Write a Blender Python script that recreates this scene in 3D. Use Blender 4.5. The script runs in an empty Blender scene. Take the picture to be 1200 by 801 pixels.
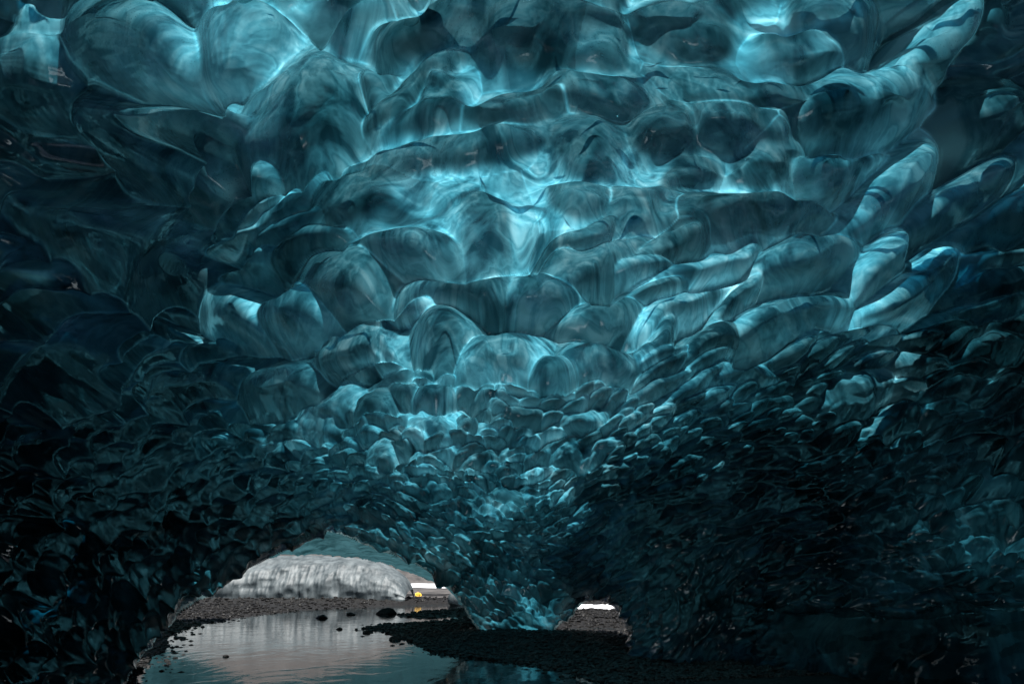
import bpy, math, random
import numpy as np
from mathutils import Vector

# ------------------------------------------------------------------ camera
SC = bpy.context.scene
W0, H0, F = 1200.0, 801.0, 933.0            # photograph size and focal length in its pixels
CAMH = 1.2
PITCH = math.atan((685 - 400.5) / F)
cam_d = bpy.data.cameras.new('camera'); cam = bpy.data.objects.new('camera', cam_d)
SC.collection.objects.link(cam); SC.camera = cam
cam_d.sensor_width = 36; cam_d.lens = 36 * F / W0; cam_d.clip_end = 3000; cam_d.clip_start = .05
cam.location = (0, 0, CAMH); cam.rotation_euler = (math.pi / 2 + PITCH, 0, 0)

# ------------------------------------------------------------------ light
SUN_EL, SUN_AZ = 80, 170                    # sun ahead of the camera, above the ice roof
wd = bpy.data.worlds.new('World'); SC.world = wd; wd.use_nodes = True
nt = wd.node_tree; bg = nt.nodes['Background']
sky = nt.nodes.new('ShaderNodeTexSky'); sky.sky_type = 'NISHITA'; sky.sun_disc = False
sky.sun_elevation = math.radians(SUN_EL); sky.sun_rotation = math.radians(SUN_AZ)
sky.air_density = 1.0; sky.dust_density = 2.5
nt.links.new(sky.outputs[0], bg.inputs[0]); bg.inputs[1].default_value = 0.024
sun_d = bpy.data.lights.new('sun', 'SUN'); sun = bpy.data.objects.new('sun', sun_d)
SC.collection.objects.link(sun); sun_d.energy = 5.0; sun_d.angle = math.radians(.53); sun_d.color = (1, .97, .93)
sd = Vector((math.sin(math.radians(SUN_AZ)) * math.cos(math.radians(SUN_EL)),
             math.cos(math.radians(SUN_AZ)) * math.cos(math.radians(SUN_EL)), math.sin(math.radians(SUN_EL))))
sun.rotation_euler = sd.to_track_quat('Z', 'Y').to_euler(); sun.location = (0, 30, 60)
SC.view_settings.view_transform = 'Standard'; SC.view_settings.look = 'None'
SC.view_settings.gamma = 1; SC.view_settings.exposure = 1.3
SC.cycles.max_bounces = 10; SC.cycles.transmission_bounces = 8; SC.cycles.glossy_bounces = 5
SC.cycles.diffuse_bounces = 3; SC.cycles.sample_clamp_indirect = 4

# ------------------------------------------------------------------ helpers
rng = np.random.default_rng(7); random.seed(7)
cp, sp = math.cos(PITCH), math.sin(PITCH)

def raydir(px, py):
    """unit direction from the camera place through a point of the picture"""
    a = (px - W0 / 2) / F; b = -(py - H0 / 2) / F
    d = np.stack([a, cp - b * sp, sp + b * cp], -1)
    return d / np.linalg.norm(d, axis=-1, keepdims=True)

def P(px, py, r):
    return np.array([0, 0, CAMH]) + raydir(np.asarray(px, float), np.asarray(py, float)) * np.asarray(r, float)[..., None]

def onground(px, py, z=0.0):
    d = raydir(np.asarray(px, float), np.asarray(py, float))
    t = (z - CAMH) / d[..., 2]
    return np.array([0, 0, CAMH]) + d * t[..., None]

def link(name, me, mat=None, parent=None):
    o = bpy.data.objects.new(name, me); SC.collection.objects.link(o)
    if mat: me.materials.append(mat)
    if parent: o.parent = parent
    return o

def grid_mesh(name, V, faces, attrs=None, smooth=True):
    """V (n,3) array, faces (m,4) or (m,3) array"""
    me = bpy.data.meshes.new(name)
    k = faces.shape[1]
    me.vertices.add(len(V)); me.vertices.foreach_set('co', V.astype(np.float32).ravel())
    me.loops.add(faces.size); me.loops.foreach_set('vertex_index', faces.astype(np.int32).ravel())
    me.polygons.add(len(faces))
    me.polygons.foreach_set('loop_start', np.arange(0, faces.size, k, dtype=np.int32))
    me.polygons.foreach_set('use_smooth', np.full(len(faces), smooth, dtype=bool))
    me.update(calc_edges=True)
    for n, a in (attrs or {}).items():
        at = me.attributes.new(n, 'FLOAT', 'POINT'); at.data.foreach_set('value', a.astype(np.float32))
    return me

def tag(o, label=None, cat=None, group=None, kind=None):
    if label: o['label'] = label
    if cat: o['category'] = cat
    if group: o['group'] = group
    if kind: o['kind'] = kind
    return o

def smooth(a, b, x):
    t = np.clip((x - a) / (b - a), 0, 1); return t * t * (3 - 2 * t)

_perm = rng.permutation(4096)
def vnoise2(x, y, seed=0):
    """value noise, smooth, about -1..1"""
    xi = np.floor(x).astype(np.int64); yi = np.floor(y).astype(np.int64)
    fx = x - xi; fy = y - yi
    fx = fx * fx * fx * (fx * (fx * 6 - 15) + 10); fy = fy * fy * fy * (fy * (fy * 6 - 15) + 10)
    def h(i, j): return _perm[(_perm[(i + seed * 131) & 4095] + j) & 4095] / 2047.5 - 1
    a = h(xi, yi); b = h(xi + 1, yi); c = h(xi, yi + 1); d = h(xi + 1, yi + 1)
    return (a * (1 - fx) + b * fx) * (1 - fy) + (c * (1 - fx) + d * fx) * fy

def fbm2(x, y, n=4, seed=0):
    s = 0; a = 1; t = 0
    for k in range(n):
        s = s + a * vnoise2(x * 2 ** k + 17.3 * k, y * 2 ** k - 9.1 * k, seed + k); t += a; a *= .5
    return s / t

def inpoly(x, y, poly):
    poly = np.asarray(poly, float); c = np.zeros(x.shape, bool)
    n = len(poly)
    for i in range(n):
        x1, y1 = poly[i]; x2, y2 = poly[(i + 1) % n]
        if y1 == y2: continue
        m = ((y1 > y) != (y2 > y)) & (x < (x2 - x1) * (y - y1) / (y2 - y1) + x1)
        c ^= m
    return c

def segdist(x, y, poly, closed=True):
    poly = np.asarray(poly, float); d = np.full(x.shape, 1e9)
    n = len(poly)
    for i in range(n if closed else n - 1):
        a = poly[i]; b = poly[(i + 1) % n]; ab = b - a
        t = np.clip(((x - a[0]) * ab[0] + (y - a[1]) * ab[1]) / (ab @ ab + 1e-9), 0, 1)
        d = np.minimum(d, np.hypot(x - a[0] - t * ab[0], y - a[1] - t * ab[1]))
    return d

def tps(pts, vals):
    pts = np.asarray(pts, float) / 400; n = len(pts)
    def U(r2): return np.where(r2 > 0, r2 * np.log(r2 + 1e-12), 0)
    K = U(((pts[:, None] - pts[None]) ** 2).sum(-1)) + np.eye(n) * 1e-3
    Q = np.hstack([np.ones((n, 1)), pts]); A = np.block([[K, Q], [Q.T, np.zeros((3, 3))]])
    w = np.linalg.solve(A, np.concatenate([vals, np.zeros(3)]))
    def f(x, y):
        x = x / 400; y = y / 400
        s = w[n] + w[n + 1] * x + w[n + 2] * y
        for i in range(n):
            s = s + w[i] * U((x - pts[i, 0]) ** 2 + (y - pts[i, 1]) ** 2)
        return s
    return f

# ------------------------------------------------------------------ materials
def mat(name):
    m = bpy.data.materials.new(name); m.use_nodes = True
    t = m.node_tree; t.nodes.clear()
    out = t.nodes.new('ShaderNodeOutputMaterial')
    def N(kind, **kw):
        n = t.nodes.new('ShaderNode' + kind)
        for k, v in kw.items():
            if k in n.inputs.keys() if isinstance(k, str) else False: n.inputs[k].default_value = v
            else: setattr(n, k, v)
        return n
    return m, t, out, N

def ramp(N, stops, interp='LINEAR'):
    n = N('ValToRGB'); e = n.color_ramp.elements; n.color_ramp.interpolation = interp
    while len(e) > 1: e.remove(e[0])
    e[0].position = stops[0][0]; e[0].color = stops[0][1]
    for p, c in stops[1:]:
        x = e.new(p); x.color = c
    return n
g = lambda v: (v, v, v, 1)

def clear_ice_mat():
    m, t, out, N = mat('clear_ice'); L = t.links.new
    tc = N('TexCoord')
    n1 = N('TexNoise'); n1.inputs['Scale'].default_value = 14; n1.inputs['Detail'].default_value = 5
    L(tc.outputs['Object'], n1.inputs['Vector'])
    b1 = N('Bump'); b1.inputs['Strength'].default_value = .12; b1.inputs['Distance'].default_value = .02
    L(n1.outputs[0], b1.inputs['Height'])
    v = N('TexVoronoi'); v.inputs['Scale'].default_value = 26; L(tc.outputs['Object'], v.inputs['Vector'])
    r = ramp(N, [(0, g(0)), (.16, g(1))]); L(v.outputs['Distance'], r.inputs[0])
    n2 = N('TexNoise'); n2.inputs['Scale'].default_value = 1.3; L(tc.outputs['Object'], n2.inputs['Vector'])
    r2 = ramp(N, [(.5, g(0)), (.66, g(.3))]); L(n2.outputs[0], r2.inputs[0])
    b2 = N('Bump'); b2.inputs['Distance'].default_value = .01
    L(r2.outputs[0], b2.inputs['Strength']); L(r.outputs[0], b2.inputs['Height']); L(b1.outputs[0], b2.inputs['Normal'])
    gl = N('BsdfGlass'); gl.inputs['IOR'].default_value = 1.31; gl.inputs['Roughness'].default_value = .03
    gl.inputs['Color'].default_value = (.90, .97, .98, 1)
    L(b2.outputs[0], gl.inputs['Normal'])
    # frosted skin, thicker on the outer lips
    df = N('BsdfDiffuse'); L(b2.outputs[0], df.inputs['Normal'])
    ca = N('Attribute'); ca.attribute_name = 'diffuse_shade'  # diffuse colour follows the painted daylight map, darkened at opening rims
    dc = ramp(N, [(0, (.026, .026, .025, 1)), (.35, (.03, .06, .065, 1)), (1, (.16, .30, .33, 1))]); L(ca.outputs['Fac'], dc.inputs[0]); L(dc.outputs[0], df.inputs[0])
    tr = N('BsdfTranslucent'); tr.inputs['Color'].default_value = (.5, .8, .85, 1); L(b2.outputs[0], tr.inputs['Normal'])
    fm = N('MixShader'); fm.inputs[0].default_value = .92; L(df.outputs[0], fm.inputs[1]); L(tr.outputs[0], fm.inputs[2])
    nm = N('TexNoise'); nm.inputs['Scale'].default_value = .8; nm.inputs['Detail'].default_value = 5; nm.inputs['Distortion'].default_value = 1.9
    mpp_ = N('Mapping'); mpp_.inputs['Scale'].default_value = (1.2, 1.2, .6); L(tc.outputs['Object'], mpp_.inputs[0]); L(mpp_.outputs[0], nm.inputs['Vector'])
    rc = ramp(N, [(.36, (.08, .20, .24, 1)), (.45, (.34, .60, .66, 1)), (.50, (.52, .84, .90, 1)), (.545, (.28, .54, .60, 1)), (.64, (.80, .97, 1, 1))]); L(nm.outputs[0], rc.inputs[0]); ta = N('Attribute'); ta.attribute_name = 'tone_shade'
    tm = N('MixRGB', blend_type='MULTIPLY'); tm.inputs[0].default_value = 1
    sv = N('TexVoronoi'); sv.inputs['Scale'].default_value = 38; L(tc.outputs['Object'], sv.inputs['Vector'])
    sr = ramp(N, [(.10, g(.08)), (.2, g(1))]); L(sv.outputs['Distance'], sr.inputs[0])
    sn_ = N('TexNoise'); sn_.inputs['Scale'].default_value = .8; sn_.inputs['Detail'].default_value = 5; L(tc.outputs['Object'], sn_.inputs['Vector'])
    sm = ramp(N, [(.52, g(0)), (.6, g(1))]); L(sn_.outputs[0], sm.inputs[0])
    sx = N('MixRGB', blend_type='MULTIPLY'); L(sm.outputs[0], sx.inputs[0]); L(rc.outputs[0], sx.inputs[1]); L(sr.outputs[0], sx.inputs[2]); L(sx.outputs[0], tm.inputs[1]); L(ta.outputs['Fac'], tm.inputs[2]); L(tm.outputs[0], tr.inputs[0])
    fr = N('Fresnel'); fr.inputs['IOR'].default_value = 1.55; L(b2.outputs[0], fr.inputs['Normal'])
    gs = N('BsdfGlossy'); gs.inputs['Roughness'].default_value = .02; L(b2.outputs[0], gs.inputs['Normal'])
    fg = N('MixShader'); wa = N('Attribute'); wa.attribute_name = 'wet'; wm = N('Math', operation='MULTIPLY'); L(fr.outputs[0], wm.inputs[0]); L(wa.outputs['Fac'], wm.inputs[1]); L(wm.outputs[0], fg.inputs[0]); L(fm.outputs[0], fg.inputs[1]); L(gs.outputs[0], fg.inputs[2]); fm = fg
    fa = N('Attribute'); fa.attribute_name = 'frost'
    mx = N('MixShader'); L(fa.outputs['Fac'], mx.inputs[0]); L(gl.outputs[0], mx.inputs[1]); L(fm.outputs[0], mx.inputs[2])
    L(mx.outputs[0], out.inputs[0])
    return m

def cloudy_ice_mat():
    """the milky, banded ice behind the clear skin; 'clarity' paints daylight glow and shade into the colour, black ice too"""
    m, t, out, N = mat('cloudy_ice'); L = t.links.new
    tc = N('TexCoord')
    mp = N('Mapping'); mp.inputs['Scale'].default_value = (.6, .6, .45); L(tc.outputs['Object'], mp.inputs[0])
    w = N('TexNoise'); w.inputs['Scale'].default_value = 1.1; w.inputs['Detail'].default_value = 6; w.inputs['Distortion'].default_value = 2.2
    L(mp.outputs[0], w.inputs['Vector'])
    r = ramp(N, [(.34, g(.2)), (.45, g(.65)), (.51, g(1)), (.56, g(.6)), (.65, g(1.1))]); L(w.outputs[0], r.inputs[0])
    n2 = N('TexNoise'); n2.inputs['Scale'].default_value = 4; n2.inputs['Detail'].default_value = 5; n2.inputs['Roughness'].default_value = .7
    L(tc.outputs['Object'], n2.inputs['Vector'])
    r2 = ramp(N, [(.34, g(.85)), (.5, g(1))]); L(n2.outputs[0], r2.inputs[0])
    m1 = N('Math', operation='MULTIPLY'); L(r.outputs[0], m1.inputs[0]); L(r2.outputs[0], m1.inputs[1])
    a = N('Attribute'); a.attribute_name = 'daylight_tint'
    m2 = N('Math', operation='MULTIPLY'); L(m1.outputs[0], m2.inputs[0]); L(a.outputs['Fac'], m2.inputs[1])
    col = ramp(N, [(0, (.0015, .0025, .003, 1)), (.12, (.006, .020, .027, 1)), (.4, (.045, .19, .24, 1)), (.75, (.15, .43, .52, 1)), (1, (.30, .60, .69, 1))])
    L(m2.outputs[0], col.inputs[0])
    tr = N('BsdfTranslucent'); L(col.outputs[0], tr.inputs[0])
    df = N('BsdfDiffuse'); L(col.outputs[0], df.inputs[0])
    mx = N('MixShader'); mx.inputs[0].default_value = .12; L(tr.outputs[0], mx.inputs[1]); L(df.outputs[0], mx.inputs[2])
    tp = N('BsdfTransparent'); L(col.outputs[0], tp.inputs[0])
    m3 = N('MixShader'); m3.inputs[0].default_value = .93; L(mx.outputs[0], m3.inputs[1]); L(tp.outputs[0], m3.inputs[2])
    L(m3.outputs[0], out.inputs[0])
    return m

CLEAR = clear_ice_mat(); CLOUDY = cloudy_ice_mat()

# ------------------------------------------------------------------ the ice vault
# picture x, y and distance in metres of points on the ice
CTRL = [(600,-700,8.2),(0,-700,7),(1200,-700,7),(600,-350,7.6),(200,-350,6.4),(1100,-350,7),(-400,-350,5),(1600,-350,5.5),
 (600,0,9.2),(350,0,8.2),(850,0,9),(1050,0,8.2),(1200,0,7),(100,0,6.6),(-100,0,5.4),(-400,0,4.3),(1600,0,5),
 (600,150,11),(600,300,13.4),(600,430,16),(600,520,18),(600,600,19.5),(600,690,20.4),(600,750,20.8),(600,850,21),
 (420,150,10),(420,300,12),(420,430,14.5),(420,520,16.5),(430,600,18.2),(520,640,20),(550,700,20.7),(560,740,21),
 (780,150,10.6),(780,300,12.4),(780,430,14.4),(760,520,16),(720,600,16.9),(680,660,18),(660,700,19),(650,740,20.6),
 (950,150,9.4),(950,300,10.8),(950,430,11.8),(940,540,12.4),(900,640,12.9),(850,700,13.2),(760,700,14.4),(745,765,14.2),(850,780,13),
 (1200,200,7),(1200,350,7.8),(1200,500,8.9),(1200,640,10.2),(1200,740,10.9),(1200,800,11),(1100,700,11.4),(1050,790,11.6),
 (1600,400,6),(1600,800,7.5),(1400,800,9.3),
 (250,120,9.2),(150,230,6.9),(270,270,9.6),(220,330,8.6),(50,330,6.2),(0,500,6),(150,480,7.9),(280,430,11),(300,520,12.3),
 (150,600,8.2),(0,650,6.4),(250,640,11.2),(350,600,14.2),(385,622,16.6),(300,655,13),(230,705,11.6),(190,745,11),(150,797,10.4),(60,780,7.6),(0,800,6.8),(-400,400,3.8),(-400,800,4.5),(130,860,9.6),(-100,860,6)]
rlog = tps([c[:2] for c in CTRL], np.log([c[2] for c in CTRL]))
HOLE_L = [(120,1100),(148,801),(170,762),(192,742),(212,718),(230,706),(257,690),(283,670),(307,658),(325,649),(350,639),(368,629),(384,622),(400,626),
          (425,637),(455,648),(482,658),(508,672),(528,689),(540,704),(548,722),(560,740),(566,1100)]
HOLE_R = [(648,1100),(649,742),(656,731),(670,723),(679,710),(686,704),(700,702),(713,706),(724,716),(732,727),(736,742),(733,765),(735,1100)]

def lines(a, b, fine, lo, hi):
    mid = np.arange(lo, hi + .01, fine)
    def side(start, end, sgn):
        x = start; s = fine; o = []
        while (x - end) * sgn < 0:
            s = min(s * 1.08, 9); x += s * sgn; o.append(x)
        return o
    return np.array(side(lo, a, -1)[::-1] + list(mid) + side(hi, b, 1))

GX = lines(-420, 1620, 1.0, -20, 1220); GY = lines(-760, 1010, 1.0, -20, 812)
X, Y = np.meshgrid(GX, GY)

def coarse_eval(f, X, Y, step=6):
    xs = np.arange(X.min() - step, X.max() + 2 * step, step); ys = np.arange(Y.min() - step, Y.max() + 2 * step, step)
    A, B = np.meshgrid(xs, ys); Z = f(A, B)
    fx = (X - xs[0]) / step; fy = (Y - ys[0]) / step
    i = np.clip(fx.astype(int), 0, len(xs) - 2); j = np.clip(fy.astype(int), 0, len(ys) - 2); fx = fx - i; fy = fy - j
    return (Z[j, i] * (1 - fx) + Z[j, i + 1] * fx) * (1 - fy) + (Z[j + 1, i] * (1 - fx) + Z[j + 1, i + 1] * fx) * fy

def ledge_line(x): return np.interp(x, [860, 900, 985, 1060, 1130, 1200, 1400], [706, 712, 720, 725, 716, 712, 705])

R = np.exp(coarse_eval(rlog, X, Y))
R += .35 * fbm2(X / 150, Y / 110, 3, 5) * R / 10
# ledge along the foot of the right wall
def ledge(X, Y):
    yl = Y - ledge_line(X) + 5 * fbm2(X / 30, Y / 30, 3, 35)
    lw = smooth(850, 935, X + 14 * fbm2(X / 30, Y / 16, 3, 34)) * smooth(-7, 2, yl)
    fl = fbm2(X / 62 + .4 * fbm2(X / 60, Y / 50, 2, 3), Y / 220, 3, 33)
    blk = smooth(0, 6, np.abs(X - 1062 + .15 * (Y - 720))) * smooth(0, 5, np.abs(X - 985))
    return -lw * (.75 + .35 * np.abs(fl) + .02 * blk - .1)
R += ledge(X, Y)
LEDGE = smooth(860, 930, X) * smooth(-8, 0, Y - ledge_line(X))

def size_field(x, y):
    pts = [(600,0,105),(600,150,80),(600,300,60),(600,400,46),(600,480,30),(600,540,19),(600,600,10),(600,700,8),
           (450,300,62),(450,400,44),(400,480,36),(430,560,22),(480,620,13),(350,600,26),(300,480,44),(150,480,60),(100,350,85),(0,200,110),(200,100,110),
           (50,600,55),(200,620,36),(150,740,34),(0,780,50),(250,680,24),(-300,300,140),
           (750,420,40),(760,480,25),(730,560,17),(700,640,13),(850,420,40),(900,500,26),(850,580,20),(800,650,16),(760,720,15),
           (1000,100,95),(1000,250,66),(1050,400,48),(1050,550,34),(1000,650,24),(1150,650,34),(1200,300,80),(1200,500,50),(1500,400,120),(600,-400,140)]
    p = np.array(pts, float)
    d2 = (x[..., None] - p[:, 0]) ** 2 + (y[..., None] - p[:, 1]) ** 2 + 300
    w = 1 / d2 ** 1.6
    return np.exp((w * np.log(p[:, 2])).sum(-1) / w.sum(-1)) * (1.15 + .75 * smooth(560, 330, y))

def angle_field(x, y):
    """long axis of the scallops, radians, positive rises to the right in the picture"""
    pts = [(600,200,2),(600,450,0),(560,600,-25),(620,690,-45),(700,560,35),(720,650,50),(800,450,25),(900,550,12),(1000,350,25),(1150,150,40),(1150,450,12),
           (1050,640,-5),(800,700,60),(400,450,15),(420,560,25),(330,560,35),(220,620,45),(160,740,60),(150,480,25),(100,300,-15),(100,120,-45),(50,650,40),(250,150,75),(400,100,30),(480,620,-35)]
    p = np.array(pts, float); d2 = (x[..., None] - p[:, 0]) ** 2 + (y[..., None] - p[:, 1]) ** 2 + 900
    w = 1 / d2 ** 1.5
    return np.radians((w * p[:, 2]).sum(-1) / w.sum(-1))

HAND = [  # cx, cy, half width, half height, angle
 (635,80,78,46,8),(702,78,32,46,70),(525,55,95,42,8),(365,150,95,82,38),(446,122,18,20,0),(598,152,60,22,3),(695,142,55,24,-8),(850,128,92,34,-3),
 (775,178,42,28,10),(835,168,40,34,0),(690,205,54,48,-5),(545,195,130,32,9),(425,247,74,36,4),(565,272,50,34,0),(678,255,38,28,0),(738,268,34,36,-10),
 (480,295,64,26,5),(800,215,54,34,10),(882,215,40,30,0),(880,262,95,24,4),(1005,142,88,46,8),(975,50,62,66,30),(925,85,22,70,80),(1095,70,85,32,52),
 (1160,145,60,48,32),(1050,228,50,26,45),(1130,235,80,30,32),(945,310,82,34,14),(920,375,80,28,14),(1035,312,44,26,52),(1065,345,70,30,35),
 (592,425,66,52,0),(640,352,56,24,-4),(545,345,66,26,5),(520,395,40,42,20),(715,372,55,24,8),(130,290,150,78,-14),(222,330,52,64,50),
 (238,150,20,110,86),(150,175,90,46,-42),(60,90,80,60,60),(310,60,52,90,80),(160,60,50,80,70),(800,60,85,55,-20),(700,20,60,40,0),(850,20,70,45,10),
 (350,370,60,44,20),(280,370,40,60,60),(400,340,60,40,10),(70,430,100,44,30),(330,455,60,34,15),(650,440,40,30,0),(700,430,50,30,-10)]

def upper(x, y):
    return smooth(350, 470, x + .35 * (y - 150)) * smooth(1010, 900, x) * smooth(345, 270, y) * smooth(-250, -60, y)

def make_seeds():
    seeds = [(c[0], c[1], c[2] , c[3], math.radians(c[4]), 1.0) for c in HAND]
    cx = rng.uniform(-420, 1620, 90000); cy = rng.uniform(-760, 850, 90000)
    S = size_field(cx, cy); A = angle_field(cx, cy)
    cell = {}; G = 40
    for s in seeds: cell.setdefault((int(s[0] // G), int(s[1] // G)), []).append((s[0], s[1], math.sqrt(s[2] * s[3]), s[4], s[2] / s[3], True))
    hs = [(s[0], s[1], s[2], s[3], s[4]) for s in seeds]
    for x, y, s, a in zip(cx, cy, S, A):
        s *= random.choice((.4, .6, .85, 1, 1.3, 1.8, 2.2)); a += random.gauss(0, .16)
        ca, sa = math.cos(a), math.sin(a); asp = 1.35 + .35 * random.random() + (.2 if y < 460 else 0)
        rad = s * .5; ok = True
        if s > 18:
            for (hx, hy, hw, hh, ha) in hs:
                if abs(hx - x) > 170 or abs(hy - y) > 150: continue
                c2, s2 = math.cos(ha), math.sin(ha); dx, dy = x - hx, y - hy
                if ((dx * c2 - dy * s2) / (hw + rad * .75)) ** 2 + ((dx * s2 + dy * c2) / (hh + rad * .6)) ** 2 < 1: ok = False; break
        if not ok or (upper(x, y) > .5 and random.random() < .55): continue
        n = int(rad * 2.2 // G) + 1; i, j = int(x // G), int(y // G)
        for ii in range(i - n, i + n + 1):
            for jj in range(j - n, j + n + 1):
                for q in cell.get((ii, jj), ()):
                    if q[5]: continue
                    dx, dy = x - q[0], y - q[1]
                    u = (dx * ca - dy * sa) / asp; v = (dx * sa + dy * ca) * asp
                    if u * u + v * v < (.5 * (rad + q[2]) * 1.42) ** 2: ok = False; break
                if not ok: break
            if not ok: break
        if not ok: continue
        cell.setdefault((i, j), []).append((x, y, rad, a, asp, False))
        seeds.append((x, y, rad * asp * 1.15, rad / asp * 1.15, a, 1.0))
    return seeds

def stamp(X, Y, GX, GY, seeds, warp, reach=2.3, down=1.35, traced=0):
    """lower envelope of hollow bowls: first and second smallest, in units of the bowl's own depth (px)"""
    F1 = np.full(X.shape, 1e9, np.float32); F2 = F1.copy(); ID = np.full(X.shape, -1, np.int32)
    for k, (cx, cy, rx, ry, a, wgt) in enumerate(seeds):
        rr = max(rx, ry) * reach
        i0, i1 = np.searchsorted(GX, [cx - rr, cx + rr]); j0, j1 = np.searchsorted(GY, [cy - rr, cy + rr])
        if i1 - i0 < 1 or j1 - j0 < 1: continue
        sl = (slice(j0, j1), slice(i0, i1))
        s = math.sqrt(rx * ry); wk = s * (.3 if k < traced else 1)
        dx = X[sl] - cx + warp[0][sl] * wk; dy = Y[sl] - cy + warp[1][sl] * wk
        ca, sa = math.cos(a), math.sin(a)
        u = (dx * ca - dy * sa) / rx; v = (dx * sa + dy * ca) / ry
        v = v + .22 * u * u                                      # arched, like a scale
        v = np.where(v > 0, v * down, v)
        rnd = (k * 7919 % 101) / 101; rn2 = (k * 104729 % 97) / 97
        q = (u * u + v * v) ** (.85 + .3 * rn2)
        h = (q * (.8 + .4 * rnd) + .25 * (rn2 - .5) + .12 * (rnd - .5) * u) * s * wgt
        f1 = F1[sl]; f2 = F2[sl]; idd = ID[sl]
        m = h < f1
        F2[sl] = np.where(m, f1, np.minimum(f2, h)); F1[sl] = np.where(m, h, f1); ID[sl] = np.where(m, k, idd)
    return F1, F2, ID

def build_relief(X, Y, GX, GY):
    wx = .6 * fbm2(X / 70, Y / 60, 2, 11) + .12 * fbm2(X / 16, Y / 16, 2, 12) * smooth(250, 500, Y)
    wy = .6 * fbm2(X / 70, Y / 60, 2, 13) + .12 * fbm2(X / 16, Y / 16, 2, 14) * smooth(250, 500, Y)
    seeds = make_seeds()
    F1, F2, ID = stamp(X, Y, GX, GY, seeds, (wx, wy), traced=len(HAND))
    S = coarse_eval(size_field, X, Y, 8)
    cap = 1.5 * S * .5 * 1.1
    rim = np.clip(1 - (F2 - F1) / (S * .055 + 1.5), 0, 1) ** 1.5 * smooth(-.15, .35, fbm2(X / 38, Y / 30, 3, 19))
    UP = upper(X, Y); cm = 2.2 - 1.9 * UP; cc = cap * cm
    F1 = np.maximum(F1, 0); F2 = np.maximum(F2, 0)
    F1 = cc * (1 - np.exp(-(F1 / cc) ** (1 + .8 * UP))) ; F2 = cc * (1 - np.exp(-(F2 / cc) ** (1 + .8 * UP)))
    F1 = np.where(UP > 0, F1 + UP * 30 * fbm2(X / 190 + .3 * fbm2(X / 90, Y / 90, 2, 8), Y / 52, 3, 17), F1); F2 = np.where(UP > 0, F2 + UP * 30 * fbm2(X / 190 + .3 * fbm2(X / 90, Y / 90, 2, 8), Y / 52, 3, 17), F2)
    k = S * (.05 + .07 * smooth(420, 200, Y))
    hh = np.clip(.5 + .5 * (F2 - F1) / k, 0, 1)
    h = F2 * (1 - hh) + F1 * hh - k * hh * (1 - hh)               # smooth minimum: rounded lips
    # second, finer scallops riding on the first
    fine = []
    n = 26000
    cx = rng.uniform(-40, 1240, n); cy = rng.uniform(-40, 840, n); s2 = size_field(cx, cy) * .34; a2 = angle_field(cx, cy) + rng.normal(0, .35, n)
    keep = rng.uniform(0, 1, n) < np.clip((6.0 / s2) ** 2 * 1.0, .02, 1)
    for x, y, s, a in zip(cx[keep], cy[keep], s2[keep], a2[keep]): fine.append((x, y, s * .9, s * .5, a, 1.0))
    G1, G2, _ = stamp(X, Y, GX, GY, fine, (wx, wy), 2.2)
    G1 = np.minimum(G1, S * .34 * .9)
    fw = .03 + .6 * smooth(400, 600, Y) 
    h = h + fw * G1 * .8
    edge = np.clip(1 - (F2 - F1) / (S * .35), 0, 1)
    return h, rim, S, ID, UP, np.clip(h / (S * .825 * (2.2 - 1.9 * UP)), 0, 1)

H, EDGE, S, CID, UP, HREL = build_relief(X, Y, GX, GY)

def hole_roll(X, Y, holes, wid):
    d = np.full(X.shape, 1e9)
    for hpoly in holes: d = np.minimum(d, segdist(X, Y, hpoly))
    t = np.clip(1 - d / wid, 0, 1)
    return 1 - np.sqrt(1 - t * t), d

FOOT = smooth(712, 728, Y) * smooth(545, 560, X) * smooth(655, 640, X)
H = H * (1 - .75 * FOOT) + .2 * S * FOOT
H = H * (1 - .9 * LEDGE) + .12 * S * LEDGE
roll, _ = hole_roll(X, Y, (HOLE_L, HOLE_R), 8)
base = P(X, Y, R + roll * 1.1)
def normals(Pt):
    du = np.gradient(Pt, axis=1); dv = np.gradient(Pt, axis=0)
    n = np.cross(dv, du); n /= np.linalg.norm(n, axis=-1, keepdims=True) + 1e-12
    return n
Nn = normals(base)
tocam = np.array([0, 0, CAMH]) - base; tocam /= np.linalg.norm(tocam, axis=-1, keepdims=True)
Nn *= np.sign((Nn * tocam).sum(-1))[..., None]
dirn = Nn * .75 + tocam * .25 + np.array([0, 0, -.38])
mpp = (R / F)[..., None]
front = base + dirn * (H - .35 * S)[..., None] * mpp * .85 * (1 - .9 * roll[..., None])

# ------------------------------------------------------------------ which body each piece of ice belongs to
wob = 10 * fbm2(X / 40, Y / 40, 3, 31)
def region(X, Y):
    r = np.zeros(X.shape, np.int8)                                             # 0 ceiling
    left = [(-900, 205), (120, 210), (275, 265), (300, 330), (330, 450), (345, 560), (384, 618), (384, 700), (200, 1200), (-900, 1200)]
    right = [(1250, 180), (1010, 235), (1000, 340), (880, 420), (800, 500), (735, 600), (690, 690), (705, 1200), (2000, 1200), (2000, 100)]
    pil = [(500, 640), (560, 600), (640, 590), (700, 610), (690, 690), (690, 1200), (480, 1200), (530, 690)]
    ledge = [(862, 1200), (862, 706), (900, 712), (985, 720), (1060, 725), (1130, 716), (1200, 712), (2000, 700), (2000, 1200)]
    r[inpoly(X + wob, Y + wob, left)] = 1
    r[inpoly(X + wob, Y + wob, right)] = 2
    r[inpoly(X + wob, Y, pil)] = 3
    r[inpoly(X, Y, ledge)] = 4
    return r
REG = region(X, Y)

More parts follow.
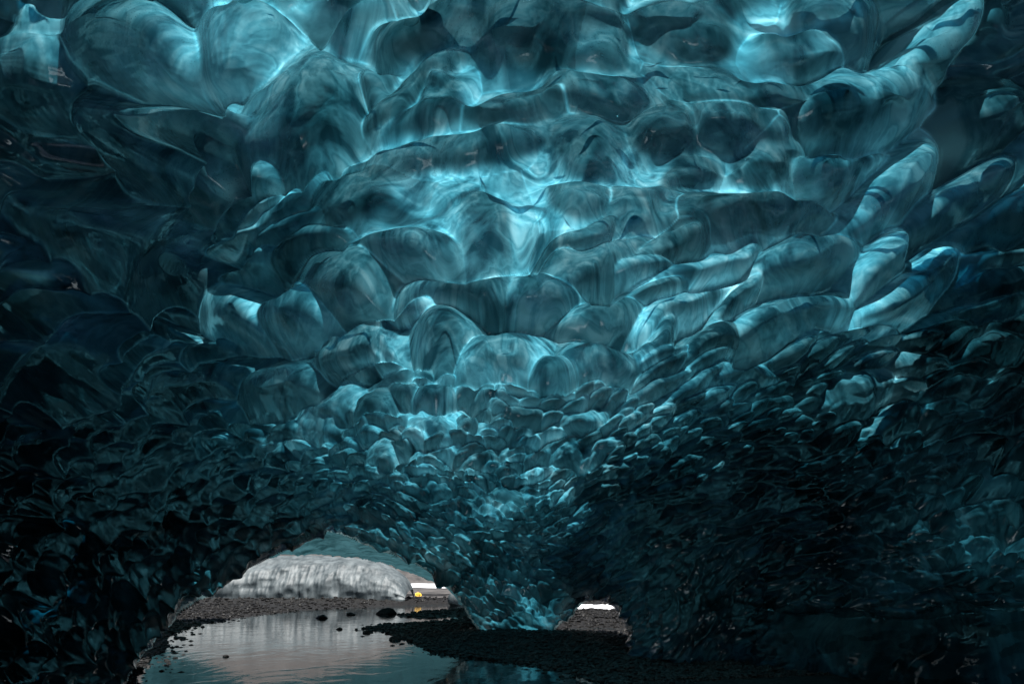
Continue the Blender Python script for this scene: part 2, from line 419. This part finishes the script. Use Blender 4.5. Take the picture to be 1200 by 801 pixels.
# clarity: hand-placed tint painting the daylight glow and dark sides, plus black ice
def daylight_tint_field(x, y):
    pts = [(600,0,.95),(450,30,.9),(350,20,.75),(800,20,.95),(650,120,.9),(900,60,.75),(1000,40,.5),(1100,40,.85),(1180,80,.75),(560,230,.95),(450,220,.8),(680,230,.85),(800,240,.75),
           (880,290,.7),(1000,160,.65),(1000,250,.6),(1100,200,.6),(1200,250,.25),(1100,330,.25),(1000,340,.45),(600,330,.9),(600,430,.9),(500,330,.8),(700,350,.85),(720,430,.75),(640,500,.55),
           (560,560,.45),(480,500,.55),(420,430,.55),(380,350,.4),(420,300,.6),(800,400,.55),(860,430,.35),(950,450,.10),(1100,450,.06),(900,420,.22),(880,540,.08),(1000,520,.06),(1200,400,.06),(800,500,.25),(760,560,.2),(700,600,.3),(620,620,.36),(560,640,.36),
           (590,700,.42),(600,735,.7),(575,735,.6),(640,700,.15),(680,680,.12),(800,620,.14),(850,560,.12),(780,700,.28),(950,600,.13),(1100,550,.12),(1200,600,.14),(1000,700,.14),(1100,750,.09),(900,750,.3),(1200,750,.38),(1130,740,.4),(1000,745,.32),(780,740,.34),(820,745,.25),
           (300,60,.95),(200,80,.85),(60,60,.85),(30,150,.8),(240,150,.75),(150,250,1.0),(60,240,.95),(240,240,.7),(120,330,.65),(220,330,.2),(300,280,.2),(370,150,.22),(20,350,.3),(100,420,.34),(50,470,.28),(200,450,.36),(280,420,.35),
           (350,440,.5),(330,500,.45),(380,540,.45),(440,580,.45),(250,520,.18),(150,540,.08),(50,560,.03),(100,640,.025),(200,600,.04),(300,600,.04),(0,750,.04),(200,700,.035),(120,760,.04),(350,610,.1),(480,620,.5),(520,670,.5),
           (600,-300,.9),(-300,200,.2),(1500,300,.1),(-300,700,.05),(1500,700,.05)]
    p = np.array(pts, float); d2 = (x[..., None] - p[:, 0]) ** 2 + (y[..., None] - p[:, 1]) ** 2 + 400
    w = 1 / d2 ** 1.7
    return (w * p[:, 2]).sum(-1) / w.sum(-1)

def quads(ny, nx, keep):
    i = np.arange(ny * nx).reshape(ny, nx)
    q = np.stack([i[:-1, :-1], i[1:, :-1], i[1:, 1:], i[:-1, 1:]], -1)
    return q[keep]

def sub(V, q, attrs):
    u, inv = np.unique(q, return_inverse=True)
    return V[u], inv.reshape(q.shape), {k: a.ravel()[u] for k, a in attrs.items()}

def with_lip(V, q, away, length):
    """extrude open borders of the sheet that lie along `away` mask, back into the ice"""
    e = np.concatenate([q[:, [0, 1]], q[:, [1, 2]], q[:, [2, 3]], q[:, [3, 0]]])
    es = np.sort(e, 1); key = es[:, 0].astype(np.int64) * len(V) + es[:, 1]
    _, idx, cnt = np.unique(key, return_index=True, return_counts=True)
    b = e[idx[cnt == 1]]
    b = b[away[b[:, 0]] & away[b[:, 1]]]
    if not len(b): return V, q
    u, inv = np.unique(b, return_inverse=True); inv = inv.reshape(b.shape)
    d = V[u] - np.array([0, 0, CAMH]); d /= np.linalg.norm(d, axis=1, keepdims=True)
    Vn = V[u] + d * length
    return u, inv, b, Vn

cz = lambda a: .25 * (a[:-1, :-1] + a[1:, :-1] + a[1:, 1:] + a[:-1, 1:])
XC, YC = cz(X), cz(Y)
holeF = inpoly(XC, YC, HOLE_L) | inpoly(XC, YC, HOLE_R)
zc = cz(front[..., 2])
keepF = (~holeF) & (zc > -.6)
REGC = REG[:-1, :-1]
NY, NX = X.shape
CLF = np.clip(coarse_eval(daylight_tint_field, X, Y, 8), 0, 1)
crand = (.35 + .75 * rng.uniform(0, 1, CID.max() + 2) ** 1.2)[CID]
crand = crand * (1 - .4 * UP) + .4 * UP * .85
tone_shade = np.clip(crand, .1, 1.5)
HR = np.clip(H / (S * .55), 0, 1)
tone_shade = tone_shade * (1 - (1 - UP) * (1 - (.42 + .45 * smooth(.1, .5, HR) - .2 * smooth(.6, 1, HR))))
tone_shade = tone_shade * (1 - UP * (1 - (.22 + .60 * smooth(.45, .88, HREL))))  # shade painted by relief: hollows darker, ridges lighter in the colour
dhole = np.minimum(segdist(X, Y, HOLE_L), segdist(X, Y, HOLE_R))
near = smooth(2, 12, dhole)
tone_shade = (tone_shade + .5 * EDGE * (.35 + .65 * smooth(560, 420, Y))) * (.12 + .88 * near)  # bright lip lines painted in; opening rims darkened to dim their glow
wet = (.25 + .75 * near) * (1 - .85 * LEDGE)
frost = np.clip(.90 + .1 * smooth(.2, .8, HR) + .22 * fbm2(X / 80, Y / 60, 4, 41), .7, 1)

# the cloudy core: smoother, set back into the glacier, coarser mesh
BX = lines(-420, 1620, 3.0, -20, 1220); BY = lines(-760, 1010, 3.0, -20, 812)
XB, YB = np.meshgrid(BX, BY)
RB = np.exp(coarse_eval(rlog, XB, YB)); RB += .35 * fbm2(XB / 150, YB / 110, 3, 5) * RB / 10
RB += ledge(XB, YB)
rollB, _ = hole_roll(XB, YB, (HOLE_L, HOLE_R), 8)
SB = coarse_eval(size_field, XB, YB, 8)
back0 = P(XB, YB, RB + rollB * 1.1)
NB = normals(back0); tcb = np.array([0, 0, CAMH]) - back0; tcb /= np.linalg.norm(tcb, axis=-1, keepdims=True)
NB *= np.sign((NB * tcb).sum(-1))[..., None]
offB = (.62 * SB * RB / F * (1.0 + .7 * fbm2(XB / (60), YB / 45, 3, 21)) + .12) * (1 - .0 * rollB)
back = back0 - (tcb * .8 + NB * .35) * offB[..., None]
CL = np.clip(1.7 * daylight_tint_field(XB, YB) * (1 + .5 * fbm2(XB / 70, YB / 50, 3, 51)), 0, 1)
REGB = region_b = None
wob = 10 * fbm2(XB / 40, YB / 40, 3, 31)
REGB = region(XB, YB)[:-1, :-1]
holeB = inpoly(cz(XB), cz(YB), HOLE_L) | inpoly(cz(XB), cz(YB), HOLE_R)
dB = np.minimum(segdist(cz(XB), cz(YB), HOLE_L), segdist(cz(XB), cz(YB), HOLE_R))
keepB = (~holeB) & (dB > 4.5) & (cz(back[..., 2]) > -.8)

VF = front.reshape(-1, 3); VB = back.reshape(-1, 3)
bodies = {
 0: ('cave_ceiling', 'glowing teal ice vault of large glassy scallops overhead, brightest above the pillar', 'ice ceiling', 'structure'),
 1: ('ice_wall', 'dark blue-black ice wall forming the left side and near leg of the low arch', 'ice wall', None),
 2: ('ice_wall', 'nearly black rippled ice wall sweeping across the right side down to the gravel', 'ice wall', None),
 3: ('ice_pillar', 'teal ice pillar of small scales standing between the low arch and the small gap', 'ice pillar', None),
 4: ('ice_ledge', 'dark fluted ice ledge with glassy top edge along the foot of the right wall', 'ice ledge', None)}
for rid, (nm, lab, cat, kind) in bodies.items():
    q = quads(NY, NX, keepF & (REGC == rid))
    v, f, at = sub(VF, q, {'frost': np.maximum(frost, .97 * roll ** .25), 'tone_shade': tone_shade, 'diffuse_shade': CLF * (.1 + .9 * near), 'wet': wet, 'nh': dhole})
    away = at.pop('nh') < 3
    res = with_lip(v, f, away, 2.5)
    if len(res) == 4:
        u, inv, b, Vn = res
        n0 = len(v); strip = np.stack([b[:, 1], b[:, 0], inv[:, 0] + n0, inv[:, 1] + n0], 1)
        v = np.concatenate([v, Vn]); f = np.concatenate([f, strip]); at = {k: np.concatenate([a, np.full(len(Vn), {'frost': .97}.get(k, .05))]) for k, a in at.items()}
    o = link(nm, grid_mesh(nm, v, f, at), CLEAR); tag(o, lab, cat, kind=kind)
    q = quads(XB.shape[0], XB.shape[1], keepB & (REGB == rid))
    v, f, at = sub(VB, q, {'daylight_tint': CL})
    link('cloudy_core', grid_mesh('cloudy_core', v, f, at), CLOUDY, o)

# ------------------------------------------------------------------ ground, river, moraine, snow
def plain(name, col, rough=.8, bump=0, scale=10, col2=None, spec=.5):
    m, t, out, N = mat(name); L = t.links.new
    b = N('BsdfPrincipled'); b.inputs['Base Color'].default_value = (*col, 1); b.inputs['Roughness'].default_value = rough; b.inputs['Specular IOR Level'].default_value = spec
    tc = N('TexCoord'); n = N('TexNoise'); n.inputs['Scale'].default_value = scale; n.inputs['Detail'].default_value = 6; n.inputs['Roughness'].default_value = .65
    L(tc.outputs['Object'], n.inputs['Vector'])
    if col2:
        r = ramp(N, [(.38, (*col, 1)), (.62, (*col2, 1))]); L(n.outputs[0], r.inputs[0]); L(r.outputs[0], b.inputs['Base Color'])
    if bump:
        bp = N('Bump'); bp.inputs['Strength'].default_value = 1; bp.inputs['Distance'].default_value = bump; L(n.outputs[0], bp.inputs['Height']); L(bp.outputs[0], b.inputs['Normal'])
    L(b.outputs[0], out.inputs[0]); return m

def polar(nr, na, r0, r1, a0, a1, hf):
    r = np.geomspace(r0, r1, nr); a = np.radians(np.linspace(a0, a1, na)); A, Rr = np.meshgrid(a, r)
    x = np.sin(A) * Rr; y = np.cos(A) * Rr; return np.stack([x, y, hf(x, y)], -1)
def allquads(ny, nx): return quads(ny, nx, np.ones((ny - 1, nx - 1), bool))

SNOW = plain('snow', (.70, .72, .76), .7, .05, 2, (.82, .82, .84))
STONE = plain('wet_stone', (.006, .006, .006), .42, .01, 12, (.022, .021, .020), .12)
GRAVEL = plain('black_gravel', (.005, .005, .005), .5, .03, 9, (.020, .019, .018), .08)
MORAINE = plain('moraine', (.02, .019, .019), .9, .5, .35, (.07, .065, .063))

# water outlines traced on the ground
shore = [(60, 840), (150, 800), (186, 762), (200, 742), (232, 732), (283, 723), (350, 715), (417, 712), (483, 708), (560, 706.5), (600, 706),
         (600, 712), (548, 713), (500, 716), (470, 719), (466, 722), (500, 724), (547, 721), (560, 723), (520, 727), (470, 731), (440, 732), (428, 735), (452, 741), (473, 747), (510, 765), (567, 772), (613, 777), (667, 787), (700, 797), (760, 815), (900, 900), (60, 900)]
shW = onground(np.array([p[0] for p in shore]), np.array([p[1] for p in shore]))[:, :2]
shW = np.vstack([shW[:-2], [[2.5, 2.0], [.6, -14], [-4.5, -14], [-3.2, 2.5]]])
pool = onground(np.array([650, 665, 700, 735, 745, 735, 700, 668]), np.array([738.5, 736, 735.5, 736, 738, 739.5, 739.5, 740]))[:, :2]
pool2 = onground(np.array([676, 700, 740, 775, 700, 672]), np.array([712, 711, 710.5, 713, 716, 715]))[:, :2]

def ground_h(x, y):
    d = np.full(x.shape, 1e9); ins = np.zeros(x.shape, bool)
    for w in (shW, pool, pool2):
        d = np.minimum(d, segdist(x, y, w)); ins |= inpoly(x, y, w)
    r = np.hypot(x, y)
    sdist = np.where(ins, -d, d)
    n = fbm2(x * 1.3, y * 1.3, 4, 71)
    h = np.clip(.05 * sdist, -.25, .16) + .035 * n * np.clip(.3 + d * 2, 0, 1) + .01 - .02 * ins
    # far gravel bank below the ice mound
    h += .16 * smooth(47, 53, y) * smooth(75, 56, y) * smooth(9, 3, x) * (1 + .5 * n) * (~ins)
    h += .3 * np.maximum(r - 70, 0) ** .5 * 0
    return h
gr = polar(520, 760, .8, 420, -75, 75, ground_h)
o = link('gravel_ground', grid_mesh('gravel_ground', gr.reshape(-1, 3), allquads(520, 760)), GRAVEL); tag(o, kind='structure')
gb = polar(60, 80, .8, 300, 75, 285, lambda x, y: -.03 + .03 * fbm2(x, y, 3, 72))
o = link('cave_mouth_ground', grid_mesh('cave_mouth_ground', gb.reshape(-1, 3), allquads(60, 80)), GRAVEL); tag(o, kind='structure')

def water_mat():
    m, t, out, N = mat('river_water'); L = t.links.new
    tc = N('TexCoord'); mp = N('Mapping'); mp.inputs['Scale'].default_value = (.9, .45, 1); mp.inputs['Rotation'].default_value = (0, 0, .5); L(tc.outputs['Object'], mp.inputs[0])
    n = N('TexNoise'); n.inputs['Scale'].default_value = 1.6; n.inputs['Detail'].default_value = 4; n.inputs['Distortion'].default_value = 1.4; L(mp.outputs[0], n.inputs['Vector'])
    bp = N('Bump'); bp.inputs['Strength'].default_value = .3; bp.inputs['Distance'].default_value = .028; L(n.outputs[0], bp.inputs['Height'])
    b = N('BsdfPrincipled'); b.inputs['Base Color'].default_value = (.006, .012, .014, 1); b.inputs['Roughness'].default_value = .05; b.inputs['IOR'].default_value = 1.33
    L(bp.outputs[0], b.inputs['Normal']); L(b.outputs[0], out.inputs[0]); return m
wt = polar(90, 90, .8, 90, -75, 75, lambda x, y: 0 * x)
o = link('river_water', grid_mesh('river_water', wt.reshape(-1, 3), allquads(90, 90)), water_mat()); tag(o, kind='structure')

# outside: moraine hillside, snow strip at its foot, unseen snow slope added behind the camera for reflections
def hill(x, y):
    r = np.hypot(x, y); return (r - 150) * .30 * (1 + .12 * fbm2(x / 40, y / 40, 3, 81)) + 1.0 * fbm2(x / 9, y / 9, 3, 82)
hl = polar(120, 200, 147, 420, -40, 40, hill)
o = link('moraine_hillside', grid_mesh('moraine_hillside', hl.reshape(-1, 3), allquads(120, 200)), MORAINE); tag(o, kind='structure')
pl = polar(60, 160, 62, 152, -40, 40, lambda x, y: .12 + .5 * smooth(90, 140, np.hypot(x, y)) + .25 * fbm2(x / 5, y / 5, 3, 83))
o = link('gravel_plain', grid_mesh('gravel_plain', pl.reshape(-1, 3), allquads(60, 160)), MORAINE); tag(o, kind='structure')
sn = polar(14, 120, 141, 150, -40, 40, lambda x, y: .75 + .7 * smooth(141, 146, np.hypot(x, y)) + .08 * fbm2(x / 4, y / 4, 2, 84) - .2 * (np.hypot(x, y) - 146).clip(0))
o = link('snow_strip', grid_mesh('snow_strip', sn.reshape(-1, 3), allquads(14, 120)), SNOW); tag(o, kind='structure')
sl = polar(60, 120, 22, 90, 110, 250, lambda x, y: -.5 + (np.hypot(x, y) - 22) * .62 * (1 + .2 * fbm2(x / 15, y / 15, 3, 61)))
o = link('added_snow_reflector', grid_mesh('added_snow_reflector', sl.reshape(-1, 3), allquads(60, 120)), plain('cool_tinted_snow', (.56, .70, .78), .7, .05, 2, (.66, .80, .86))); tag(o, kind='structure')  # unseen, added to throw light on the ice; bluish shade tint cools glints

# unseen rear of the cave, added to block sky; mouth sized for glints
def rear():
    az = np.radians(np.linspace(46, 314, 200)); el = np.radians(np.linspace(-8, 90, 110)); A, E = np.meshgrid(az, el)
    r = 8.6 + 1.2 * fbm2(A * 3, E * 3, 3, 93); f1 = scallop(A * 9, E * 9, 1, 1, 3); r = r - .5 * f1
    V = np.stack([np.sin(A) * np.cos(E) * r, np.cos(A) * np.cos(E) * r, np.sin(E) * r * .95 + 1], -1)
    ac, ec = np.degrees(cz(A)), np.degrees(cz(E))
    open_ = (((ac - 185) / 40) ** 2 + ((ec + 4) / 34) ** 2) < 1
    q = quads(110, 200, ~open_); v, f, at = sub(V.reshape(-1, 3), q, {})
    return grid_mesh('unseen_rear_vault', v, f)
# ------------------------------------------------------------------ ice outside the arch
def white_ice_mat(name, c1, c2, trans):
    m, t, out, N = mat(name); L = t.links.new
    tc = N('TexCoord'); mp = N('Mapping'); mp.inputs['Scale'].default_value = (1.2, 1.2, 1.0); L(tc.outputs['Object'], mp.inputs[0])
    n = N('TexNoise'); n.inputs['Scale'].default_value = 1.1; n.inputs['Detail'].default_value = 7; n.inputs['Roughness'].default_value = .65; L(mp.outputs[0], n.inputs['Vector'])
    r = ramp(N, [(.36, (*c1, 1)), (.6, (*c2, 1))]); L(n.outputs[0], r.inputs[0])
    b = N('BsdfPrincipled'); b.inputs['Roughness'].default_value = .6; L(r.outputs[0], b.inputs['Base Color'])
    tr = N('BsdfTranslucent'); L(r.outputs[0], tr.inputs[0])
    mx = N('MixShader'); mx.inputs[0].default_value = trans; L(b.outputs[0], mx.inputs[1]); L(tr.outputs[0], mx.inputs[2]); L(mx.outputs[0], out.inputs[0]); return m
WICE = white_ice_mat('white_ice', (.022, .034, .040), (.10, .12, .128), .12)

def scallop(u, v, su, sv, seed):
    """hollow cells on a plane, cheap jittered grid"""
    gx = u / su; gy = v / sv; ix = np.floor(gx).astype(int); iy = np.floor(gy).astype(int); F1 = np.full(u.shape, 9.)
    for di in (-1, 0, 1):
        for dj in (-1, 0, 1):
            a = ix + di; b = iy + dj
            hx = _perm[(_perm[(a + seed) & 4095] + b) & 4095] / 4096; hy = _perm[(_perm[(a + seed + 77) & 4095] + b) & 4095] / 4096
            F1 = np.minimum(F1, (gx - a - hx) ** 2 + (gy - b - hy) ** 2)
    return F1

o = link('unseen_rear_vault', rear(), plain('dark_ice', (.006, .012, .014), .12, .02, 3, (.012, .03, .035))); tag(o, kind='structure')

def mound():
    """long rounded ice bank beyond the stream; face bulges towards the stream"""
    n, k = 520, 170
    u = np.linspace(0, 1, n); v = np.linspace(0, 1, k); U, V = np.meshgrid(u, v)
    x = -27 + U * 20.2; yb = 53.5 + 3.0 * np.sin(U * 2.5 + .4)
    hgt = 3.0 * np.clip(1 - ((U - .35) / .655) ** 6, 0, 1) ** .5 * (1 - .02 * 0)
    th = V * 1.75                                                   # up the face and over the top
    fx = scallop(x, V * 4.5, .22, .6, 5) * .07 + .25 * fbm2(x / .9, V * 2, 3, 95)
    y = yb - 1.2 + 4.5 * (1 - np.cos(th)) + .3 * fbm2(x / 2.5, V * 4, 3, 92)
    z = hgt * np.sin(np.minimum(th, 1.57)) ** .9 + .25 * fbm2(x / 3, V * 3, 3, 91) * V - np.maximum(th - 1.57, 0) * 3
    P3 = np.stack([x, y - fx, z + .25 - .4 * (V == 0)], -1)
    return grid_mesh('ice_mound', P3.reshape(-1, 3), allquads(k, n))
o = link('ice_mound', mound(), WICE); tag(o, 'long low mound of frosty white ice seen through the arch beyond the stream', 'ice mound')

# the far half of the tunnel: second vault behind the arch
HOLE_F = [(150, 1100), (200, 700), (262, 672), (300, 656), (330, 649), (372, 649), (420, 652.5), (450, 659), (478, 669), (500, 678), (516, 684), (527, 691), (532, 697), (538, 704), (543, 711), (544, 1100)]
CT2 = [(200,690,26),(250,640,24),(300,640,25),(350,600,21),(350,640,27),(350,647,31),(420,600,21),(420,630,25),(420,646,33),(450,655,36),(480,640,25),(480,664,38),(520,650,24),(520,683,43),(545,660,23),(545,690,33),(543,709,46),(560,720,24),(560,680,22),(600,700,21.5),(600,740,21.5)]
def far_vault():
    gx = np.arange(180, 600, .8); gy = np.arange(585, 760, .8); A, B = np.meshgrid(gx, gy)
    r = np.exp(tps([c[:2] for c in CT2], np.log([c[2] for c in CT2]))(A, B))
    r = np.maximum(r, np.exp(rlog(A, B)) + 2.0)
    rr, _ = hole_roll(A, B, (HOLE_F,), 5)
    b = P(A, B, r + rr * 1.0)
    f1 = scallop(A + 4 * fbm2(A / 12, B / 12, 2, 5), B * 1.6 + 3 * fbm2(A / 9, B / 9, 2, 6), 9, 9, 9)
    tc = np.array([0, 0, CAMH]) - b; tc /= np.linalg.norm(tc, axis=-1, keepdims=True)
    b = b + (tc + np.array([0, 0, -.4])) * (f1 * .22 * r / 30)[..., None]
    keep = (~inpoly(cz(A), cz(B), HOLE_F)) & (cz(b[..., 2]) > -.3)
    q = quads(len(gy), len(gx), keep)
    v, f, at = sub(b.reshape(-1, 3), q, {'nh': segdist(A, B, HOLE_F)})
    res = with_lip(v, f, at['nh'] < 2, 2.0)
    if len(res) == 4:
        u, inv, bb, Vn = res; n0 = len(v)
        f = np.concatenate([f, np.stack([bb[:, 1], bb[:, 0], inv[:, 0] + n0, inv[:, 1] + n0], 1)]); v = np.concatenate([v, Vn])
    return grid_mesh('ice_tunnel', v, f)
o = link('ice_tunnel', far_vault(), white_ice_mat('tunnel_ice', (.012, .05, .06), (.06, .17, .20), .25))
tag(o, 'pale teal inner vault of the tunnel seen under the dark arch, framing the daylight', 'ice tunnel')

# ------------------------------------------------------------------ stones
def rock_mesh(name, rx, ry, rz, seed, sub_=3):
    import bmesh
    bm = bmesh.new(); bmesh.ops.create_icosphere(bm, subdivisions=sub_, radius=1)
    r = random.Random(seed); pl_ = [Vector((r.gauss(0, 1), r.gauss(0, 1), r.gauss(0, 1))).normalized() for _ in range(9)]
    for v in bm.verts:
        k = min([1.0] + [.72 / max(v.co.dot(p), .01) for p in pl_ if v.co.dot(p) > .72])
        v.co *= k
        v.co = Vector((v.co.x * rx, v.co.y * ry, v.co.z * rz))
    me = bpy.data.meshes.new(name); bm.to_mesh(me); bm.free(); return me

BOUL = [(453,719,.55,'largest black boulder sitting in the shallows of the far stream'),(377,724,.28,'small dark stone alone in midstream, left of the large boulder'),
        (322,717,.2,'tiny dark stone at the far shoreline, left of midstream'),(398,737,.12,'small wet pebble in the glossy water, nearest of the loose stones'),
        (265,769,.07,'lone dark pebble in the still water near the left leg of the arch'),(430,741,.13,'dark pebble just off the tip of the gravel spit'),
        (411,720,.22,'flat dark stone in the water between the midstream stone and the large boulder'),(463,749,.16,'black stone at the water edge below the gravel spit')]
for k, (px, py, sz, lab) in enumerate(BOUL):
    p = onground(px, py)
    o = link('river_stone', rock_mesh('river_stone', sz * .9, sz * .6, sz * .42, 20 + k), STONE)
    o.location = (p[0], p[1], sz * .12); tag(o, lab, 'stone', group='loose stones in the stream')

def pebbles():
    """one mesh of small angular stones strewn over the banks"""
    base = []
    import bmesh
    for s_ in range(6):
        me = rock_mesh('t', 1, .8, .55, 100 + s_, 1); v = np.array([tuple(q.co) for q in me.vertices]); f = np.array([tuple(q.vertices) for q in me.polygons]); base.append((v, f)); bpy.data.meshes.remove(me)
    Vs = []; Fs = []; off = 0
    n = 60000
    px = rng.uniform(120, 1230, n); py = 705 + 100 * rng.uniform(0, 1, n) ** 1.1
    g_ = onground(px, py); hh_ = ground_h(g_[:, 0], g_[:, 1])
    d = np.hypot(g_[:, 0], g_[:, 1])
    for i in range(n):
        if hh_[i] < -.035: continue
        if hh_[i] < .0 and random.random() < .8: continue
        v, f = base[i % 6]; a = random.random() * 6.28; c_, s_ = math.cos(a), math.sin(a)
        sc = (.018 + .05 * random.random() ** 3) * (.5 + d[i] / 22)
        w = v * sc; w = np.stack([w[:, 0] * c_ - w[:, 1] * s_, w[:, 0] * s_ + w[:, 1] * c_, w[:, 2]], 1) + [g_[i, 0], g_[i, 1], hh_[i] + sc * .2]
        Vs.append(w); Fs.append(f + off); off += len(v)
    return grid_mesh('gravel', np.concatenate(Vs), np.concatenate(Fs), smooth=False)
o = link('gravel', pebbles(), STONE); tag(o, 'black wet gravel covering the stream banks', 'gravel', kind='stuff')

# ------------------------------------------------------------------ the crouching figure in yellow
def skin_body(name, pts, edges, rad, m, parent=None, sub_=2):
    me = bpy.data.meshes.new(name); me.from_pydata(pts, edges, []); o = link(name, me, m, parent)
    md = o.modifiers.new('skin', 'SKIN')
    for i, r in enumerate(rad): me.skin_vertices[0].data[i].radius = (r, r)
    me.skin_vertices[0].data[0].use_root = True
    sb = o.modifiers.new('sub', 'SUBSURF'); sb.levels = sub_; sb.render_levels = sub_
    return o
SKINM = plain('skin', (.45, .28, .2), .5); YEL = plain('yellow_jacket', (.62, .36, .02), .6); DRK = plain('dark_trousers', (.02, .02, .025), .8); HAT = plain('dark_hat', (.03, .025, .02), .9)
PB = [(0,0,.34),(0,.02,.50),(0,.06,.72),(0,.08,.86),(0,.10,.98),        # pelvis, waist, chest, neck, head
      (.12,-.02,.34),(.16,-.38,.46),(.15,-.24,.06),(.15,-.40,.03),       # left leg: hip, knee, ankle, toe
      (-.12,-.02,.34),(-.17,-.36,.45),(-.16,-.22,.06),(-.16,-.38,.03),
      (.19,.05,.76),(.26,-.14,.60),(.14,-.34,.52),(.10,-.42,.52),(-.19,.05,.76),(-.26,-.14,.60),(-.12,-.34,.52),(-.07,-.42,.52)]
PE = [(0,1),(1,2),(2,3),(3,4),(0,5),(5,6),(6,7),(7,8),(0,9),(9,10),(10,11),(11,12),(2,13),(13,14),(14,15),(15,16),(2,17),(17,18),(18,19),(19,20)]
PR = [.13,.12,.14,.05,.09,.085,.06,.04,.035,.085,.06,.04,.035,.055,.045,.03,.035,.055,.045,.03,.035]
per = skin_body('person', PB, PE, PR, SKINM)
tag(per, 'small crouching person in yellow jacket on gravel at right end of the white ice mound', 'person')
J = [0, 1, 2, 3, 13, 14, 15, 17, 18, 19]
skin_body('jacket', [PB[i] for i in J], [(0,1),(1,2),(2,3),(2,4),(4,5),(5,6),(2,7),(7,8),(8,9)], [.16,.16,.18,.08,.085,.07,.05,.085,.07,.05], YEL, per)
J = [0, 5, 6, 7, 9, 10, 11]
skin_body('trousers', [PB[i] for i in J], [(0,1),(1,2),(2,3),(0,4),(4,5),(5,6)], [.145,.105,.08,.06,.105,.08,.06], DRK, per)
skin_body('hat', [(0,.11,.99),(0,.11,1.05)], [(0,1)], [.105,.08], HAT, per)
per.location = (-6.75, 60.0, .0); per.rotation_euler = (0, 0, math.radians(20)); per.scale = (.8, .8, .8)

# pale ice block at the far foot of the tunnel, and the snow patch beyond the small gap
blk_ = rock_mesh('ice_block', .55, .5, .55, 305, 4)
o = link('ice_block', blk_, WICE); p = onground(535, 709); o.location = (p[0], p[1], .35)
tag(o, 'small pale ice block at the far right foot of the tunnel, beside the stream', 'ice block')
ppx = np.linspace(670, 740, 60); ppy = np.linspace(712.5, 701, 30); A_, B_ = np.meshgrid(ppx, ppy)
rr_ = np.interp(B_, [701, 712.5], [62, 41]); V_ = P(A_, B_, rr_); V_[..., 2] += .12 * fbm2(V_[..., 0], V_[..., 1], 3, 97)
o = link('snow_patch', grid_mesh('snow_patch', V_.reshape(-1, 3), allquads(30, 60)), SNOW); tag(o, kind='structure')
